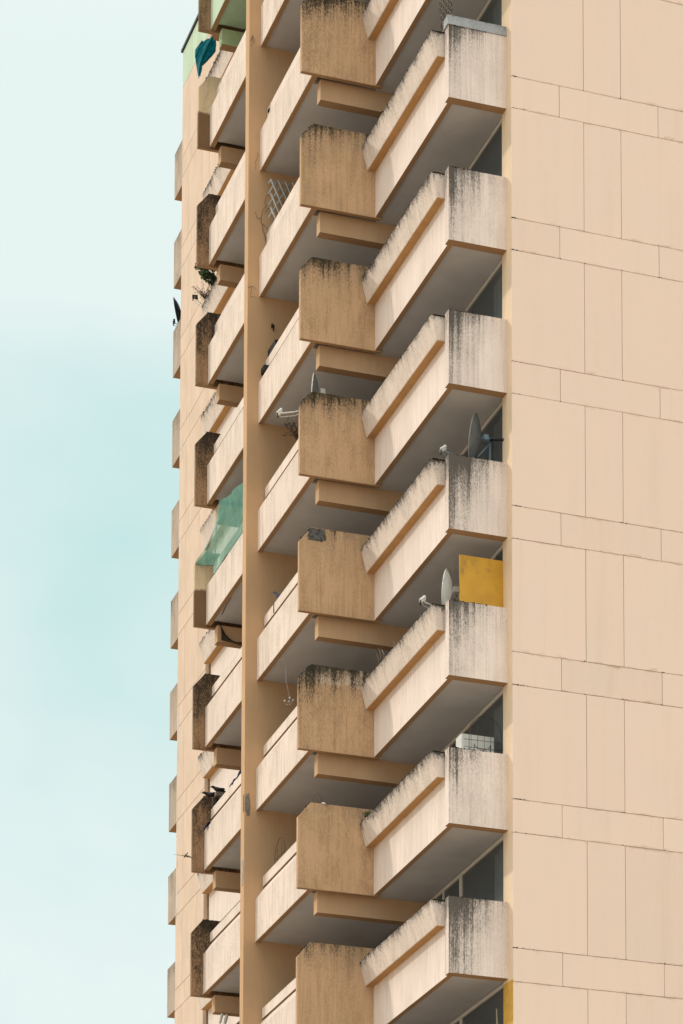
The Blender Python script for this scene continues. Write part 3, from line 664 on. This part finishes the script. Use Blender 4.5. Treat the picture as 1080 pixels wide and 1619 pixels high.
tag(put('wall_hook', hk.mesh('wall_hook', 'black')), 'small black lamp bracket fixed on the fin wall above the black tray', 'bracket')
bl = MB().ball((-2.22, 7.92, ZO+4.30), (.05, .09, .05), 0, 2).ball((-2.27, 8.1, ZO+4.255), (.03, .08, .045), 0, 2).ball((-2.2, 8.2, ZO+4.36), (.05, .07, .07), 0, 2).tube([(-2.25, 7.9, ZO+4.29), (-2.24, 8.2, ZO+4.3)], .02, 5)  # plain black lumps for the dark spots below the rail end
tag(put('dark_lumps', bl.mesh('dark_lumps', 'black')), 'small black lumps under the rail end near the top of the fin wall', 'cloth')
hw = MB().tube([(-2.19, 7.0, ZO-8.22), (-2.17, 7.0, ZO-8.7), (-2.10, 7.0, ZO-9.04)], .005, 4)
rj = random.Random(2)
for i in range(9): hw.ball((-2.09+rj.gauss(0, .03), 7.0+rj.gauss(0, .03), ZO-9.12+rj.gauss(0, .05)), rj.uniform(.014, .03), 0, 1)
tag(put('hanging_ornament', hw.mesh('hanging_ornament', 'greywood')), 'small grey ornament hanging on a string from a balcony ceiling', 'ornament')
st_ = MB().tube([(-2.275-.007, 7.53, ZO-6.86), (-2.285, 7.53, ZO-7.06)], .010, 5).tube([(-2.285, 7.53, ZO-6.85), (-2.12, 7.53, ZO-6.848)], .010, 5)
tag(put('tie_cord', st_.mesh('tie_cord', 'black')), 'black cord tied around the rail beside the pigeon', 'cord')

# wire hoop fences and the air conditioner
def hoops(label, arcs, bars, mat='wire', nm='wire_hoop', r=.006):
    b = MB()
    for c, rx, rz, ax in arcs:
        pts = []
        for i in range(19):
            t = math.pi*i/18; a = -math.cos(t)*rx
            pts.append((c[0]+a, c[1], c[2]+math.sin(t)*rz) if ax == 'x' else (c[0], c[1]+a, c[2]+math.sin(t)*rz))
        e0, e1 = pts[0], pts[-1]; pts = [(e0[0], e0[1], e0[2]-.4)] + pts + [(e1[0], e1[1], e1[2]-.4)]; b.tube(pts, r, 5)
    for p, q in bars: b.tube([p, q], r*.8, 4)
    return tag(put(nm, b.mesh(nm, mat)), label, 'wire frame')
z5 = ZO-12.0
hoops('thin wire hoop trellis in front of the white air conditioner', [((-.30, .62, z5+.02), .32, .36, 'x'), ((-.36, .62, z5-.16), .16, -.10, 'x')],
      [((-.72, .62, z5-.10), (.0, .62, z5-.09)), ((-.72, .62, z5-.24), (.0, .62, z5-.24))] + [((-.58+.13*i, .62, z5-.45), (-.58+.13*i, .62, z5+.10+.1*math.sin(i))) for i in range(5)])
hoops('narrow wire hoop standing behind the parapet rail in the middle column', [((-2.15, 7.44, ZO-12.22), .34, .34, 'y')], [((-2.15, 7.1, ZO-12.25), (-2.15, 7.78, ZO-12.22)), ((-2.15, 7.1, ZO-12.38), (-2.15, 7.78, ZO-12.38)), ((-2.15, 7.6, ZO-12.5), (-2.15, 7.6, ZO-12.05)), ((-2.15, 7.3, ZO-12.5), (-2.15, 7.3, ZO-12.0))])
hoops('small wire hoop on top of an ochre side panel, lower middle', [((-2.27, 4.60, ZO-12.10), .085, .17, 'x')], [], r=.004)
tag(put('white_stone', MB().ball((-2.15, 4.57, ZO-12.135), (.045, .03, .025), 0, 2).mesh('white_stone', 'white')), 'little white stone beside the small hoop on the panel top', 'stone')
ac = empty('air_conditioner', (-.33, 1.0, ZO-12.9)); tag(ac, 'white ribbed air conditioner unit behind the end panel on a lower near balcony', 'air conditioner')
put('casing', MB().box(-.33, .32, -.09, .20, .40, 1.02).bevel(.01).mesh('casing', 'white'), ac)
rib = MB().box(-.008, .008, -.103, -.091, .42, 1.0).mesh('rib', 'white')
for i in range(15): put('rib', rib, ac, (-.30 + i*.043, 0, 0))
put('stand', MB().box(-.3, -.26, -.05, .15, 0, .399).box(.25, .29, -.05, .15, 0, .399).mesh('stand', 'frame'), ac)
# bead strings
bd = empty('bead_curtain', (-.85, 1.2, ZO+2.95)); tag(bd, 'strings of dark glittering beads hanging above the zinc capped end panel', 'bead curtain')
for i in range(8):
    b = MB(); x_ = -.13 + i*.034; L_ = .42 + .45*abs(math.sin(i*2.3)) + .12*(1 - i/8)
    b.tube([(x_, 0, 0), (x_+.004, .01, -L_)], .003, 4)
    for j in range(int(L_/.034)): b.ball((x_ + .003*math.sin(j), .006*math.sin(j*1.7+i), -.034*j), .0105, 1 if (j*5+i*3) % 4 == 0 else 0, 1)
    put('bead_string', b.mesh('bead_string', ['blackgloss', 'pearl']), bd)
# shoes, dark sheet on a beam, pole
sh = MB()
for dx in (-.06, .06):
    bm_ = loft([((dx, -.11, .028), .012, .015), ((dx, -.09, .032), .034, .026), ((dx, -.03, .035), .040, .030), ((dx, .04, .050), .036, .045), ((dx, .10, .055), .034, .05), ((dx, .125, .05), .02, .035)], None, 's')
    me_ = bpy.data.meshes.new('tmp'); bm_.to_mesh(me_); bm_.free(); sh.bm.from_mesh(me_)
    sh.ball((dx, .055, .085), (.022, .04, .02), 1, 2)
so_ = put('pair_of_shoes', sh.mesh('pair_of_shoes', ['white', 'black']), None, (-2.0, 11.96, ZO-14.42), (R(-60), 0, R(8)))
tag(so_, 'pair of white trainers hung up under the lowest beam on the left', 'shoes')
def bag(u, v):
    x = -2.14 + .52*u; zt = -5.50 - .33*min(1, u*1.9)**.6; zb = -5.84 - .06*u; z = zt + (zb-zt)*v
    return (x, 11.945 + .012*math.sin(u*11+v*5) - .03*math.sin(v*math.pi), ZO+z-.0)
tag(put('dark_sheet', sheet(20, 10, bag, 'darkcloth', 'dark_sheet')), 'dark plastic sheet hung across a beam below the shade net balcony', 'sheet')
cb_ = MB().tube([(-2.28, 11.93, ZO-5.32), (-2.14, 11.92, ZO-5.55), (-2.0, 11.92, ZO-5.80), (-1.8, 11.92, ZO-5.86), (-1.62, 11.92, ZO-5.84)], .012, 6).tube([(-2.22, 11.6, ZO-5.41), (-2.3, 11.0, ZO-5.45), (-2.3, 10.6, ZO-5.43)], .009, 5)
tag(put('cable', cb_.mesh('cable', 'black')), 'black cable drooping over the dark sheet', 'cable')
tag(put('bamboo_pole', MB().tube([(.0-.005-.04, .62, ZO-18.1), (-.085, .62, ZO-17.15)], .014, 7).mesh('bamboo_pole', 'straw')), 'pale pole leaning by the yellow reveal at the bottom', 'pole')
